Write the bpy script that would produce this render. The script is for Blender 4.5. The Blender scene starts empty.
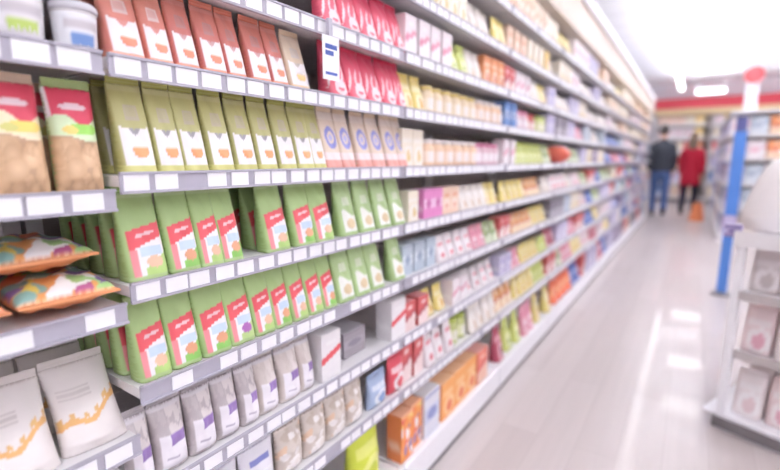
import bpy, bmesh, math, random
from mathutils import Vector, Matrix

random.seed(11)
scn = bpy.context.scene
COL = scn.collection
PI = math.pi

# ------------------------------------------------------------------ camera
F_PX, EYE = 450.0, 1.15
PHI, THETA = math.radians(9.462), math.radians(33.765)
cam_d = bpy.data.cameras.new('camera')
cam = bpy.data.objects.new('camera', cam_d)
COL.objects.link(cam)
cam.location = (0, 0, EYE)
cam.rotation_euler = (PI / 2 - PHI, 0, THETA)
cam_d.sensor_width = 36
cam_d.lens = 36 * F_PX / 780
cam_d.clip_start = 0.02
cam_d.dof.use_dof = True
cam_d.dof.focus_distance = 0.85
cam_d.dof.aperture_fstop = 1.35
scn.camera = cam

D = 0.72                      # the price rails run along x = -D
FWD = Vector((-math.sin(THETA) * math.cos(PHI), math.cos(THETA) * math.cos(PHI), -math.sin(PHI)))
RGT = Vector((math.cos(THETA), math.sin(THETA), 0))


def along(px, h, x=-D):
    """distance down the aisle of the point of height h that stands on the plane x"""
    k = px - 390
    a, b = Vector((x, 0, h - EYE)), Vector((0, 1, 0))
    return (F_PX * a.dot(RGT) - k * a.dot(FWD)) / (k * b.dot(FWD) - F_PX * b.dot(RGT))


# --------------------------------------------------------------- materials
def lin(c):
    r = []
    for v in c[:3]:
        v = v / 255.0
        r.append(v / 12.92 if v <= 0.04045 else ((v + 0.055) / 1.055) ** 2.4)
    return tuple(r)


def mat(name, rgb=None, rough=0.5, emit=0.0, noise=0.06, scale=30.0, attr=None, metal=0.0, spec=0.5, bump=0.0):
    m = bpy.data.materials.new(name)
    m.use_nodes = True
    nt = m.node_tree
    b = nt.nodes['Principled BSDF']
    b.inputs['Roughness'].default_value = rough
    b.inputs['Metallic'].default_value = metal
    b.inputs['Specular IOR Level'].default_value = spec
    tc = nt.nodes.new('ShaderNodeTexCoord')
    nz = nt.nodes.new('ShaderNodeTexNoise')
    nz.inputs['Scale'].default_value = scale
    nz.inputs['Detail'].default_value = 3
    nt.links.new(tc.outputs['Object'], nz.inputs['Vector'])
    mr = nt.nodes.new('ShaderNodeMapRange')
    mr.inputs['To Min'].default_value = 1 - noise
    mr.inputs['To Max'].default_value = 1 + noise
    nt.links.new(nz.outputs['Fac'], mr.inputs['Value'])
    mul = nt.nodes.new('ShaderNodeVectorMath')
    mul.operation = 'SCALE'
    if attr:
        at = nt.nodes.new('ShaderNodeAttribute')
        at.attribute_name = attr
        nt.links.new(at.outputs['Color'], mul.inputs[0])
    else:
        mul.inputs[0].default_value = lin(rgb)
    nt.links.new(mr.outputs['Result'], mul.inputs['Scale'])
    nt.links.new(mul.outputs['Vector'], b.inputs['Base Color'])
    if emit:
        b.inputs['Emission Color'].default_value = (*lin(rgb), 1)
        b.inputs['Emission Strength'].default_value = emit
    if bump:
        bp = nt.nodes.new('ShaderNodeBump')
        bp.inputs['Strength'].default_value = bump
        bp.inputs['Distance'].default_value = 0.002
        nt.links.new(nz.outputs['Fac'], bp.inputs['Height'])
        nt.links.new(bp.outputs['Normal'], b.inputs['Normal'])
    return m


M_FOIL = mat('printed_foil', rough=0.42, attr='art', noise=0.05, scale=45, bump=0.25)
M_CARD = mat('printed_card', rough=0.5, attr='art', noise=0.04, scale=60)
M_PLASTIC = mat('printed_plastic', rough=0.35, attr='art', noise=0.03, scale=40)
M_SHELF = mat('shelf_enamel', (232, 229, 230), 0.45)
M_BACK = mat('back_panel_enamel', (186, 176, 172), 0.6)
M_RAIL = mat('price_rail_plastic', (178, 174, 186), 0.35)
M_TAG = mat('price_tag_paper', (250, 249, 252), 0.55)
M_PLINTH = mat('plinth_enamel', (250, 249, 253), 0.35)
M_SHADE_STRIP = mat('shade_strip_grey', (96, 92, 98), 0.6)  # dark grey in place of the shadow edge below the lip
M_CREAM = mat('canopy_laminate', (232, 218, 204), 0.5)
M_WALL = mat('white_wall_paint', (244, 243, 247), 0.7, scale=4, noise=0.02)
M_CEIL = mat('ceiling_tile', (246, 247, 252), 0.8, scale=6, noise=0.02)
M_LAMP = mat('lamp_diffuser', (250, 251, 255), 0.4, emit=10.0)
M_UP = mat('added_uplight', (249, 250, 255), 0.4, emit=24.0)  # glow for added, unseen lamp tops that brighten the ceiling
M_STRIP = mat('strip_light_diffuser', (252, 251, 255), 0.4, emit=9.0)
M_HOUSE = mat('lamp_housing', (235, 235, 238), 0.4)
M_RED = mat('red_fascia', (222, 72, 86), 0.5)
M_YEL = mat('yellow_fascia', (240, 214, 168), 0.5)
M_BLUE = mat('blue_panel', (84, 136, 214), 0.45)
M_LILAC = mat('lilac_tag_card', (196, 186, 216), 0.5)
M_GREY = mat('grey_metal', (140, 134, 136), 0.45)
M_EDGE = mat('shelf_edge_plastic', (184, 176, 174), 0.45)
M_DGREY = mat('dark_bumper', (118, 112, 114), 0.55)
M_WHITE = mat('white_bag_film', (246, 242, 242), 0.4, noise=0.05, scale=12, bump=0.5)
M_SKIN = mat('skin', (214, 168, 146), 0.55)
M_HAIR_D = mat('dark_hair', (62, 54, 52), 0.6, scale=80, noise=0.2)
M_HAIR_B = mat('brown_hair', (112, 92, 76), 0.6, scale=80, noise=0.2)
M_JACKET = mat('dark_jacket_cloth', (58, 62, 72), 0.8, noise=0.15)
M_JEANS = mat('denim', (84, 108, 158), 0.8, noise=0.2)
M_COAT = mat('red_coat_cloth', (186, 22, 52), 0.75, noise=0.15)
M_TROUS = mat('dark_trouser_cloth', (56, 54, 70), 0.8, noise=0.15)
M_SHOE = mat('shoe_leather', (52, 48, 50), 0.5)
M_SOLE = mat('shoe_sole', (190, 186, 184), 0.6)
M_EYE = mat('eye', (40, 34, 34), 0.2)
M_LIP = mat('lips', (176, 98, 94), 0.5)


def floor_mat():
    m = mat('glossy_floor_plank', (222, 212, 208), 0.2)
    nt = m.node_tree
    b = nt.nodes['Principled BSDF']
    tc = nt.nodes.new('ShaderNodeTexCoord')
    mp = nt.nodes.new('ShaderNodeMapping')
    mp.inputs['Rotation'].default_value = (0, 0, PI / 2)
    nt.links.new(tc.outputs['Object'], mp.inputs['Vector'])
    br = nt.nodes.new('ShaderNodeTexBrick')
    br.inputs['Scale'].default_value = 1.0
    br.inputs['Brick Width'].default_value = 1.2
    br.inputs['Row Height'].default_value = 0.15
    br.inputs['Mortar Size'].default_value = 0.0012
    br.inputs['Color1'].default_value = (*lin((210, 200, 197)), 1)
    br.inputs['Color2'].default_value = (*lin((202, 191, 188)), 1)
    br.inputs['Mortar'].default_value = (*lin((188, 178, 175)), 1)
    nt.links.new(mp.outputs['Vector'], br.inputs['Vector'])
    mp2 = nt.nodes.new('ShaderNodeMapping')
    mp2.inputs['Scale'].default_value = (40, 1.6, 1)
    nt.links.new(tc.outputs['Object'], mp2.inputs['Vector'])
    nz = nt.nodes.new('ShaderNodeTexNoise')
    nz.inputs['Scale'].default_value = 1.0
    nz.inputs['Detail'].default_value = 5
    nt.links.new(mp2.outputs['Vector'], nz.inputs['Vector'])
    mr = nt.nodes.new('ShaderNodeMapRange')
    mr.inputs['To Min'].default_value = 0.93
    mr.inputs['To Max'].default_value = 1.05
    nt.links.new(nz.outputs['Fac'], mr.inputs['Value'])
    sc = nt.nodes.new('ShaderNodeVectorMath')
    sc.operation = 'SCALE'
    nt.links.new(br.outputs['Color'], sc.inputs[0])
    nt.links.new(mr.outputs['Result'], sc.inputs['Scale'])
    nt.links.new(sc.outputs['Vector'], b.inputs['Base Color'])
    b.inputs['Roughness'].default_value = 0.42
    b.inputs['Specular IOR Level'].default_value = 0.3
    b.inputs['Coat Weight'].default_value = 0.4
    b.inputs['Coat Roughness'].default_value = 0.06
    return m


M_FLOOR = floor_mat()


# ------------------------------------------------------------ mesh helpers
def fade(c, t=.20):
    """mixes a pack colour toward pale grey"""
    return tuple(c[i] * (1 - t) + (226, 218, 216)[i] * t for i in range(3))


class MB:
    """collects faces with an art colour per vertex, then links ONE mesh object"""

    def __init__(self):
        self.v, self.f, self.c = [], [], []

    def grid(self, P, nu, nv, col):
        o = len(self.v)
        for j in range(nv + 1):
            for i in range(nu + 1):
                u, v = i / nu, j / nv
                self.v.append(P(u, v))
                self.c.append(lin(fade(col(u, v) if callable(col) else col)))
        w = nu + 1
        for j in range(nv):
            for i in range(nu):
                a = o + j * w + i
                self.f.append((a, a + 1, a + w + 1, a + w))
        return self

    def box(self, x0, x1, y0, y1, z0, z1, col=(255, 255, 255)):
        o = len(self.v)
        for z in (z0, z1):
            for x, y in ((x0, y0), (x1, y0), (x1, y1), (x0, y1)):
                self.v.append((x, y, z))
                self.c.append(lin(col))
        for q in ((3, 2, 1, 0), (4, 5, 6, 7), (0, 1, 5, 4), (1, 2, 6, 5), (2, 3, 7, 6), (3, 0, 4, 7)):
            self.f.append(tuple(o + k for k in q))
        return self

    def lathe(self, prof, n=20, col=(255, 255, 255), cx=0, cy=0):
        """prof: list of (r, z); col may be col(angle 0..1, index)"""
        o = len(self.v)
        for k, (r, z) in enumerate(prof):
            for i in range(n):
                a = 2 * PI * i / n
                self.v.append((cx + r * math.sin(a), cy - r * math.cos(a), z))
                self.c.append(lin(fade(col(i / n, k) if callable(col) else col)))
        for k in range(len(prof) - 1):
            for i in range(n):
                a, b = o + k * n + i, o + k * n + (i + 1) % n
                self.f.append((a, b, b + n, a + n))
        self.f.append(tuple(o + i for i in reversed(range(n))))
        self.f.append(tuple(o + (len(prof) - 1) * n + i for i in range(n)))
        return self

    def tube(self, pts, r, n=10):
        for a, b in zip(pts[:-1], pts[1:]):
            a, b = Vector(a), Vector(b)
            d = (b - a).normalized()
            s = d.orthogonal().normalized()
            t = d.cross(s)
            o = len(self.v)
            for p in (a, b):
                for i in range(n):
                    g = 2 * PI * i / n
                    self.v.append(tuple(p + r * (math.cos(g) * s + math.sin(g) * t)))
                    self.c.append((1, 1, 1))
            for i in range(n):
                j = (i + 1) % n
                self.f.append((o + i, o + j, o + n + j, o + n + i))
            self.f.append(tuple(o + i for i in reversed(range(n))))
            self.f.append(tuple(o + n + i for i in range(n)))
        return self

    def build(self, name, material, parent=None, smooth=False, bevel=0.0, art=True):
        me = bpy.data.meshes.new(name)
        me.from_pydata(self.v, [], self.f)
        if art:
            at = me.color_attributes.new('art', 'FLOAT_COLOR', 'POINT')
            at.data.foreach_set('color', [x for c in self.c for x in (*c, 1.0)])
        bm = bmesh.new()
        bm.from_mesh(me)
        if smooth:
            bmesh.ops.remove_doubles(bm, verts=bm.verts, dist=1e-5)
        bmesh.ops.recalc_face_normals(bm, faces=bm.faces)
        bm.to_mesh(me)
        bm.free()
        me.materials.append(material)
        if smooth:
            me.polygons.foreach_set('use_smooth', [True] * len(me.polygons))
        o = bpy.data.objects.new(name, me)
        COL.objects.link(o)
        if parent:
            o.parent = parent
        if bevel:
            b = o.modifiers.new('edge', 'BEVEL')
            b.width = bevel
            b.segments = 2
            b.limit_method = 'ANGLE'
        return o


def tag(o, label=None, cat=None, group=None, kind=None):
    if label: o['label'] = label
    if cat: o['category'] = cat
    if group: o['group'] = group
    if kind: o['kind'] = kind
    return o


def thing(name, loc=(0, 0, 0), rz=0.0):
    o = bpy.data.objects.new(name, None)
    o.empty_display_size = 0.03
    COL.objects.link(o)
    o.location = loc
    o.rotation_euler = (0, 0, rz)
    return o


def copy_tree(o, parent=None):
    c = o.copy()
    COL.objects.link(c)
    if parent:
        c.parent = parent
    for ch in list(o.children):
        copy_tree(ch, c)
    return c


# ---------------------------------------------------------------- the room
X0, X1, Y0, Y1, HC = -1.6, 6.0, -3.0, 15.2, 3.2


def struct(name, mb, m, **k):
    return tag(mb.build(name, m, art=False, **k), kind='structure')


struct('floor', MB().box(X0, X1, Y0, Y1, -0.1, 0), M_FLOOR)
struct('ceiling', MB().box(X0, X1, Y0, Y1, HC, HC + 0.1), M_CEIL)
struct('wall_left', MB().box(X0 - 0.1, X0, Y0, Y1, 0, HC), M_WALL)
struct('wall_right', MB().box(X1, X1 + 0.1, Y0, Y1, 0, HC), M_WALL)
struct('wall_back', MB().box(X0, X1, Y1, Y1 + 0.1, 0, HC), M_WALL)
struct('wall_front', MB().box(X0, X1, Y0 - 0.1, Y0, 0, HC), M_WALL)
tr = MB()
for i in range(1, 26):
    tr.box(X0, X1, Y0 + i * 0.7 - 0.006, Y0 + i * 0.7 + 0.006, HC - 0.004, HC)
struct('trim_1', tr, M_HOUSE)

# ------------------------------------------------------- lamps of the store
W1 = ['first', 'second', 'third', 'fourth', 'fifth', 'sixth', 'seventh', 'eighth', 'ninth', 'tenth', 'eleventh',
      'twelfth', 'thirteenth', 'fourteenth', 'fifteenth', 'sixteenth', 'seventeenth', 'eighteenth', 'nineteenth',
      'twentieth']


def nth(i):
    if i < 20: return W1[i]
    return {1: '%dst', 2: '%dnd', 3: '%drd'}.get((i + 1) % 10 if (i + 1) % 100 not in (11, 12, 13) else 0, '%dth') % (i + 1)


lamp0 = thing('ceiling_light')
PZ = -.45  # lamps dropped so their added glowing tops spread over the ceiling
MB().box(-.28, .28, -.28, .28, PZ - .012, PZ).box(-.30, .30, -.30, -.28, PZ - .03, PZ).box(-.30, .30, .28, .30, PZ - .03, PZ) \
    .box(-.30, -.28, -.28, .28, PZ - .03, PZ).box(.28, .30, -.28, .28, PZ - .03, PZ).build('frame', M_HOUSE, lamp0, art=False)
MB().box(-.275, .275, -.275, .275, PZ - .022, PZ - .0125).build('diffuser', M_LAMP, lamp0, art=False)
MB().box(-.24, .24, -.24, .24, PZ + .0005, PZ + .012).build('added_uplight', M_UP, lamp0, art=False)  # added glow facing up, only there to whiten the ceiling
for rx_ in (-.27, .27):
    MB().tube([(rx_, 0, PZ), (rx_, 0, 0)], .006, 8).build('hanger', M_HOUSE, lamp0, art=False)
first = True
for cx, row, cys in ((0.165, 'above the aisle', (-2.0, -0.1, 1.8, 3.7, 5.6, 8.1, 10.0, 13.2)),
                     (2.1, 'over the right-hand displays', (-2.0, -0.1, 1.8, 3.7, 5.6, 7.5, 9.4, 11.3, 13.2)),
                     (4.2, 'far right of the aisle', (-2.0, -0.1, 1.8, 3.7, 5.6, 7.5, 9.4, 11.3, 13.2))):
    for k, cy in enumerate(cys):
        o = lamp0 if first else copy_tree(lamp0)
        first = False
        o.location = (cx, cy, HC)
        tag(o, 'square white hanging light %s, %s from the back wall' % (row, nth(len(cys) - 1 - k)), 'ceiling light',
            group='square hanging lights')
ll = thing('linear_light', (-.41, 5.8, HC))
MB().box(-.05, .05, 0, 7.2, -.42, -.37).build('housing', M_HOUSE, ll, art=False)
MB().box(-.045, .045, .01, 7.19, -.43, -.4205).build('diffuser', M_STRIP, ll, art=False)
MB().box(-.04, .04, .01, 7.19, -.3695, -.36).build('added_uplight', M_UP, ll, art=False)  # added upward glow, lightens the ceiling on the left
for q in range(4):
    MB().tube([(0, .3 + 2.2 * q, -.37), (0, .3 + 2.2 * q, 0)], .005, 8).build('hanger', M_HOUSE, ll, art=False)
tag(ll, 'long thin white hanging light running along the top of the far shelves', 'ceiling light')
vent = thing('ceiling_vent', (0.45, 5.0, HC))
MB().box(-.42, .42, -.18, .18, -.02, 0).build('frame', M_LILAC, vent, art=False, bevel=.004)
for k in range(7):
    MB().box(-.38, .38, -.15 + k * .047, -.13 + k * .047, -.03, -.0205).build('slat', M_LILAC, vent, art=False)
tag(vent, 'lilac grey slatted vent in the white ceiling above the aisle', 'vent')

# --------------------------------------------------------- shelving bays
LEV = {1: 0.112, 2: 0.39, 3: 0.575, 4: 0.765, 5: 0.94, 6: 1.115, 7: 1.288, 8: 1.445, 9: 1.62, 10: 1.80}
LEV_A = {1: 0.112, 2: 0.39, 4: 0.685, 5: 0.912, 6: 1.09, 7: 1.288, 8: 1.445, 9: 1.62, 10: 1.80}
DEP = 0.42
TOP = 2.30
T_OFF = 0.012        # board top above the middle of its price rail


def bay(y0, y1, levels, label, tag_step, tag_w, strip=False):
    root = thing('shelving_bay', (-D, y0, 0))
    L = y1 - y0
    g = 0.002
    MB().box(-DEP - .045, -DEP - .02, g, L - g, 0, TOP).build('back_panel', M_BACK, root, art=False)
    for yy in (g, L - g - .03):
        up = MB().box(-DEP - .0195, -DEP + .012, yy, yy + .03, 0, TOP)
        up.build('upright', M_SHELF, root, art=False, bevel=.002)
    base = MB().box(-DEP + .0125, -.012, g, L - g, 0.0, LEV[1] + T_OFF - .0005)
    b = base.build('base_plinth', M_PLINTH, root, art=False, bevel=.004)
    MB().box(-.0115, .006, g, L - g, 0.022, LEV[1] + T_OFF + .01).build('front_lip', M_PLINTH, b, art=False, bevel=.004)
    MB().box(-.0115, .001, g, L - g, 0.0, 0.0215).build('floor_shade_strip', M_SHADE_STRIP, b, art=False)  # dark strip stands in for the shadow where the plinth meets the floor
    for n, h in levels.items():
        if n == 1: continue
        sh = MB().box(-DEP + .0125, -.008, g, L - g, h + T_OFF - .018, h + T_OFF - .0005).build(
            'shelf', M_SHELF, root, art=False)
        MB().box(-.0075, -.004, g, L - g, h - .017, h + .017).box(-.004, 0, g, L - g, h - .017, h - .013) \
            .box(-.004, 0, g, L - g, h + .013, h + .017).build('price_rail', M_RAIL, sh, art=False)
        if tag_step:
            k = 0
            y = .006
            proto = None
            while y + tag_w < L - .004:
                rnd = random.random()
                if rnd > .06:
                    if proto is None:
                        proto = MB().box(-.0038, -.0015, 0, tag_w, h - .0125, h + .0125).build('price_tag', M_TAG, sh, art=False)
                        t = proto
                    else:
                        t = proto.copy()
                        COL.objects.link(t)
                    t.location = (0, y + random.uniform(-.004, .004), 0)
                y += tag_step
                k += 1
    cn = MB().box(-DEP + .0125, -.03, g, L - g, 2.02, 2.045).box(-.06, -.03, g, L - g, 2.0455, TOP - .0).build(
        'canopy', M_CREAM, root, art=False, bevel=.004)
    if strip:
        MB().box(-.0295, .0, g, L - g, TOP - .07, TOP + .012).build('cornice', M_PLINTH, cn, art=False, bevel=.01)
    tag(root, label, 'shelving', group='white shelving bays along the left of the aisle')
    return root


BA = (-0.30, 0.338)
BB = (0.342, 1.158)
BC = (1.162, 2.052)
BD = (2.056, 2.946)
BE = (2.95, 4.90)
BF = (4.904, 7.50)
BG = (7.504, 10.2)
bay(*BA, LEV_A, 'white shelving bay at the left edge, with white tubs and cookie bags', .052, .041)
bay(*BB, LEV, 'near white shelving bay with rows of terracotta, olive and green pouches', .0495, .039)
bay(*BC, LEV, 'white shelving bay just right of the bay with the green pouches', .045, .036)
bay(*BD, LEV, 'white shelving bay of mixed packs, second after the green pouch bay', .045, .036)
bay(*BE, LEV, 'white shelving bay halfway down the aisle with orange red packs on its floor shelf', .07, .055, True)
bay(*BF, LEV, 'white shelving bay far down the aisle, second from the end', 0, 0, True)
bay(*BG, LEV, 'last white shelving bay at the far end, beside the two shoppers', 0, 0, True)

# ------------------------------------------------------------------ paints
WHITE = (246, 243, 244)


def mix(a, b, t):
    t = max(0, min(1, t))
    return tuple(a[i] * (1 - t) + b[i] * t for i in range(3))


def bowl(u, v, cx, cy, rx, ry):
    """orange dish: half ellipse that opens upward"""
    return ((u - cx) / rx) ** 2 + ((v - cy) / ry) ** 2 < 1 and v < cy + ry * .25


def paint_porridge(top, mid, low, sticker, dish, rim):
    def p(u, v):
        if v > .93: return mix(top, (255, 255, 255), .12)
        c = mix(mid, top, (v - .5) * 3)
        if .30 < u < .72 and .60 < v < .78:
            c = sticker
            if .36 < u < .66 and .64 < v < .74: c = mix(sticker, mid, .35)
        arch = .50 + .03 * abs(u - .5) * 2
        if v < arch and .09 < u < .93 and v > .10:
            c = WHITE
            if v > .42 + .5 * abs(u - .5): c = rim
        if bowl(u, v, .56, .27, .24, .09): c = dish
        if .34 < u < .8 and .29 < v < .315: c = (236, 214, 190)
        if v < .10: c = low
        return c
    return p


def paint_babyfood(base, red, accent, fruit):
    """green pouch: red slanted band over a white panel, fruit in the corner"""
    def p(u, v):
        c = base
        if v > .94: return mix(base, (255, 255, 255), .18)
        s = .66 - .10 * (1 - u)
        if .12 < u < .96 and v < s and v > .06:
            c = WHITE
            if v > s - .20 + (u - .5) * .06:
                c = red
                if .3 < u < .8 and abs(v - (s - .09)) < .018: c = mix(red, WHITE, .75)
            if u < .28 and v < .36: c = mix(red, WHITE, .35)
            if .36 < u < .9 and .28 < v < .38: c = (190, 214, 238)
            if .40 < u and v < .10 + .30 * (u - .30): c = accent
            if ((u - .66) / .2) ** 2 + ((v - .2) / .07) ** 2 < 1: c = fruit
        if v <= .06: c = mix(base, (255, 255, 255), .1)
        return c
    return p


def paint_pale(base, accent):
    def p(u, v):
        c = base
        if v > .94: return mix(base, (255, 255, 255), .2)
        if .16 < u < .9 and .08 < v < .42 + .06 * math.sin(u * 6):
            c = (240, 242, 232)
            if ((u - .55) / .25) ** 2 + ((v - .22) / .09) ** 2 < 1: c = accent
        if .3 < u < .7 and .55 < v < .7: c = mix(base, WHITE, .5)
        return c
    return p


def paint_swirl(base, swirl, low):
    def p(u, v):
        c = base
        r = math.hypot((u - .5) / .34, (v - .55) / .2)
        if .55 < r < 1: c = swirl
        if r < .3: c = mix(swirl, WHITE, .4)
        if v > .86: c = mix(base, (255, 255, 255), .3)
        if v < .16: c = low
        if .16 < v < .3: c = mix(WHITE, low, .25)
        return c
    return p


def paint_petal(base, dark, white):
    """pink red pouch with white leaf-like streaks"""
    def p(u, v):
        c = mix(base, dark, (v - .55) * 2)
        for k in range(3):
            x = .05 + .3 * k + .5 * (v - .2)
            if abs(u - x) < .05 * math.sin(PI * max(0, min(1, (v - .15) / .55))): c = white
        if v < .42 and ((u - .6) / .3) ** 2 + ((v - .22) / .16) ** 2 < 1: c = white
        if bowl(u, v, .6, .2, .15, .06): c = base
        return c
    return p


def paint_cookie(header, mid, mid2):
    rnd = random.Random(5)
    blobs = [(rnd.random(), rnd.random() * .46, rnd.uniform(.10, .2)) for _ in range(26)]

    def p(u, v):
        if v > .70 + .05 * math.sin(u * 7):
            c = header
            if ((u - .5) / .3) ** 2 + ((v - .82) / .035) ** 2 < 1: c = mix(header, WHITE, .85)
            return c if u > .06 else WHITE
        if v > .52 + .03 * math.sin(u * 5 + 1):
            c = mix(WHITE, mid, .35)
            if ((u - .62) / .34) ** 2 + ((v - .61) / .06) ** 2 < 1: c = mid
            if ((u - .35) / .16) ** 2 + ((v - .60) / .04) ** 2 < 1: c = mid2
            return c
        c = (176, 136, 98)
        for bx, by, br in blobs:
            d = math.hypot(u - bx, (v - by) * 1.7) / br
            if d < 1: c = mix((222, 184, 138), (196, 152, 108), d)
        return c
    return p


def paint_snack(seed, base, spots, n=60, front=None):
    r = random.Random(seed)
    bl = [(r.random(), r.random(), r.uniform(.08, .22), r.uniform(.05, .12), r.uniform(-.6, .6), r.choice(spots)) for _ in range(n)]
    if front: bl = [b if b[1] > .34 or b[0] < .35 else b[:5] + (r.choice(front),) for b in bl]

    def p(u, v):
        c = base
        for bx, by, rx, ry, a, cc in bl:
            du, dv = u - bx, v - by
            x, y = du * math.cos(a) + dv * math.sin(a), -du * math.sin(a) + dv * math.cos(a)
            if (x / rx) ** 2 + (y / ry) ** 2 < 1: c = cc
        if v > .96 or v < .015: c = mix(base, (255, 240, 230), .35)
        return c
    return p


def paint_organic(band):
    """whitish paper bag with an ochre garland"""
    def p(u, v):
        c = (238, 230, 226)
        y = .30 + .22 * u + .05 * math.sin(u * 9)
        if abs(v - y) < .035: c = band
        if abs(v - y - .07) < .03 and math.sin(u * 34) > .2: c = mix(band, (210, 170, 96), .5)
        if .12 < u < .62 and .62 < v < .78 and math.sin(v * 130) > .1: c = (206, 196, 192)
        return c
    return p


def paint_clear(content, label, accent, seed):
    r = random.Random(seed)
    sp = [(r.random(), r.random(), r.uniform(.05, .12)) for _ in range(40)]

    def p(u, v):
        c = content
        for bx, by, br in sp:
            if math.hypot(u - bx, v - by) < br: c = mix(content, (236, 228, 222), .55 if bx > .5 else .2)
        if .12 < u < .92 and .06 < v < .56:
            c = label
            if v > .40 and u > .4: c = accent
            if .25 < u < .6 and .2 < v < .24: c = (170, 160, 180)
        if v > .92: c = (206, 200, 204)
        return c
    return p


def paint_generic(base, panel, accent, style):
    def p(u, v):
        c = base
        if style == 0:
            if .14 < u < .86 and .14 < v < .55:
                c = panel
                if ((u - .5) / .24) ** 2 + ((v - .3) / .11) ** 2 < 1: c = accent
            if .2 < u < .8 and .68 < v < .80: c = accent
        elif style == 1:
            if v < .42 + .2 * u: c = panel
            if abs(v - (.42 + .2 * u)) < .07: c = accent
            if .25 < u < .75 and .74 < v < .84: c = panel
        elif style == 2:
            if .32 < v < .68: c = panel
            if ((u - .5) / .3) ** 2 + ((v - .5) / .13) ** 2 < 1: c = accent
            if v > .9: c = mix(base, accent, .5)
        else:
            if math.hypot((u - .6) / .4, (v - .3) / .28) < 1: c = panel
            if math.hypot((u - .6) / .22, (v - .28) / .16) < 1: c = accent
            if v > .6 and .12 < u < .88 and v < .76: c = mix(panel, base, .2)
        return c
    return p


# ------------------------------------------------------------ pack shapes
# front faces look along -Y, the origin is the bottom front edge of the pack
def pouch(name, w, h, d, paint, base, nu=30, nv=46, lean=.02, seal=True, m=None, wig=.0015):
    """stand-up pouch: full gusset at the foot, thin crimped head"""
    m = m or M_FOIL
    root = thing(name)

    def half(u, v):
        s = .35 + .65 * max(0.0, 1 - abs(2 * u - 1) ** 5) ** .5
        return (d / 2 * (1 - v ** 1.35) + .0018) * (.25 * (v > .97) + s) if v < 1 else .0012 * s + .0006

    def px(u, v):
        return (u - .5) * w * (1 - .05 * v * v)

    def cy(v):
        return d / 2 + lean * v

    def wob(u, v):
        return wig * math.sin(u * 9 + v * 14) * (1 - abs(2 * u - 1))
    b = MB()
    b.grid(lambda u, v: (px(u, v), cy(v) - half(u, v) - wob(u, v), v * h), nu, nv, paint)
    b.grid(lambda u, v: (px(u, v), cy(v) + half(u, v), v * h), nu, nv, base)
    b.grid(lambda u, v: (px(u, 0), cy(0) + half(u, 0) * (2 * v - 1) - wob(u, 0) * (1 - v), 0), nu, 2, base)
    b.grid(lambda u, v: (px(u, 1), cy(1) + half(u, 1) * (2 * v - 1) - wob(u, 1) * (1 - v), h), nu, 1, base)
    for uu in (0, 1):
        b.grid(lambda u, v: (px(uu, v), cy(v) + half(uu, v) * (2 * u - 1), v * h), 1, nv, base)
    b.build('body', m, root, smooth=True)
    if seal:
        ww = px(1, 1) - .001
        s = MB()
        for k in range(4):
            z = h + .0004 + k * .0026
            s.box(-ww, ww, cy(1) - (.0016 if k % 2 else .001), cy(1) + (.0016 if k % 2 else .001), z, z + .0026,
                  mix(base, (255, 255, 255), .15 if k % 2 else .0))
        s.build('top_seal', m, root)
    return root


def pillow(name, w, h, d, paint, base, nu=26, nv=36, lean=.0, m=None, bulge=.002):
    """pillow bag crimped at both ends, standing on its fold"""
    m = m or M_FOIL
    root = thing(name)

    def half(u, v):
        s = max(0.0, 1 - abs(2 * u - 1) ** 2.6) ** .55
        t = min(1, (v + .06) / .2) ** .6 * min(1, (1.0 - v) / .5 + .02) ** .7
        return (d / 2 * t + .001) * s + .0006

    def wob(u, v):
        return bulge * (math.sin(u * 13 + v * 5) + math.sin(v * 19 - u * 4))

    def P(sgn):
        return lambda u, v: ((u - .5) * w * (1 - .06 * math.sin(PI * v)), d / 2 + lean * v + sgn * half(u, v) +
                             sgn * wob(u, v) * (1 - abs(2 * u - 1)) * math.sin(PI * min(1, v + .1)), v * h)
    b = MB().grid(P(-1), nu, nv, paint).grid(P(1), nu, nv, base)
    for vv in (0, 1):
        b.grid(lambda u, v: Vector(P(-1)(u, vv)).lerp(Vector(P(1)(u, vv)), v), nu, 1, base)
    for uu in (0, 1):
        b.grid(lambda u, v: Vector(P(-1)(uu, v)).lerp(Vector(P(1)(uu, v)), u), 1, nv, base)
    b.build('body', m, root, smooth=True)
    s = MB()
    for k in range(5):
        s.box(-w / 2 + .002, w / 2 - .002, d / 2 + lean - (.0017 if k % 2 else .0008), d / 2 + lean + (.0017 if k % 2 else .0008),
              h + .0004 + k * .0026, h + .003 + k * .0026, mix(base, (255, 255, 255), .2))
    s.build('top_seal', m, root)
    return root


def carton(name, w, h, d, paint, side, nu=18, nv=26, flap=True, single=False, top=None):
    """folded carton with a printed front, a glued side and a tuck flap"""
    top = top or mix(side, (255, 255, 255), .25)
    b = MB()
    e = .0015
    b.grid(lambda u, v: (-w / 2 + u * w, 0, v * h), nu, nv, paint)
    b.grid(lambda u, v: (-w / 2 + u * w, d, v * h), 1, 1, side)
    for sx in (-1, 1):
        b.grid(lambda u, v: (sx * w / 2, u * d, v * h), 4, 6,
               lambda u, v: mix(side, (255, 255, 255), .55) if (.2 < u < .8 and .2 < v < .5) else side)
    b.grid(lambda u, v: (-w / 2 + u * w, v * d, 0), 1, 1, side)
    b.grid(lambda u, v: (-w / 2 + u * w, v * d, h), 1, 1, top)
    if single:
        if flap:
            b.box(-w / 2 + e, w / 2 - e, e, d * .75, h + .0003, h + .0014, mix(top, (255, 255, 255), .3))
        return b.build(name, M_CARD, smooth=False)
    root = thing(name)
    b.build('body', M_CARD, root)
    if flap:
        MB().box(-w / 2 + e, w / 2 - e, e, d * .75, h + .0003, h + .0014, mix(top, (255, 255, 255), .3)).build(
            'tuck_flap', M_CARD, root)
    return root


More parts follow.
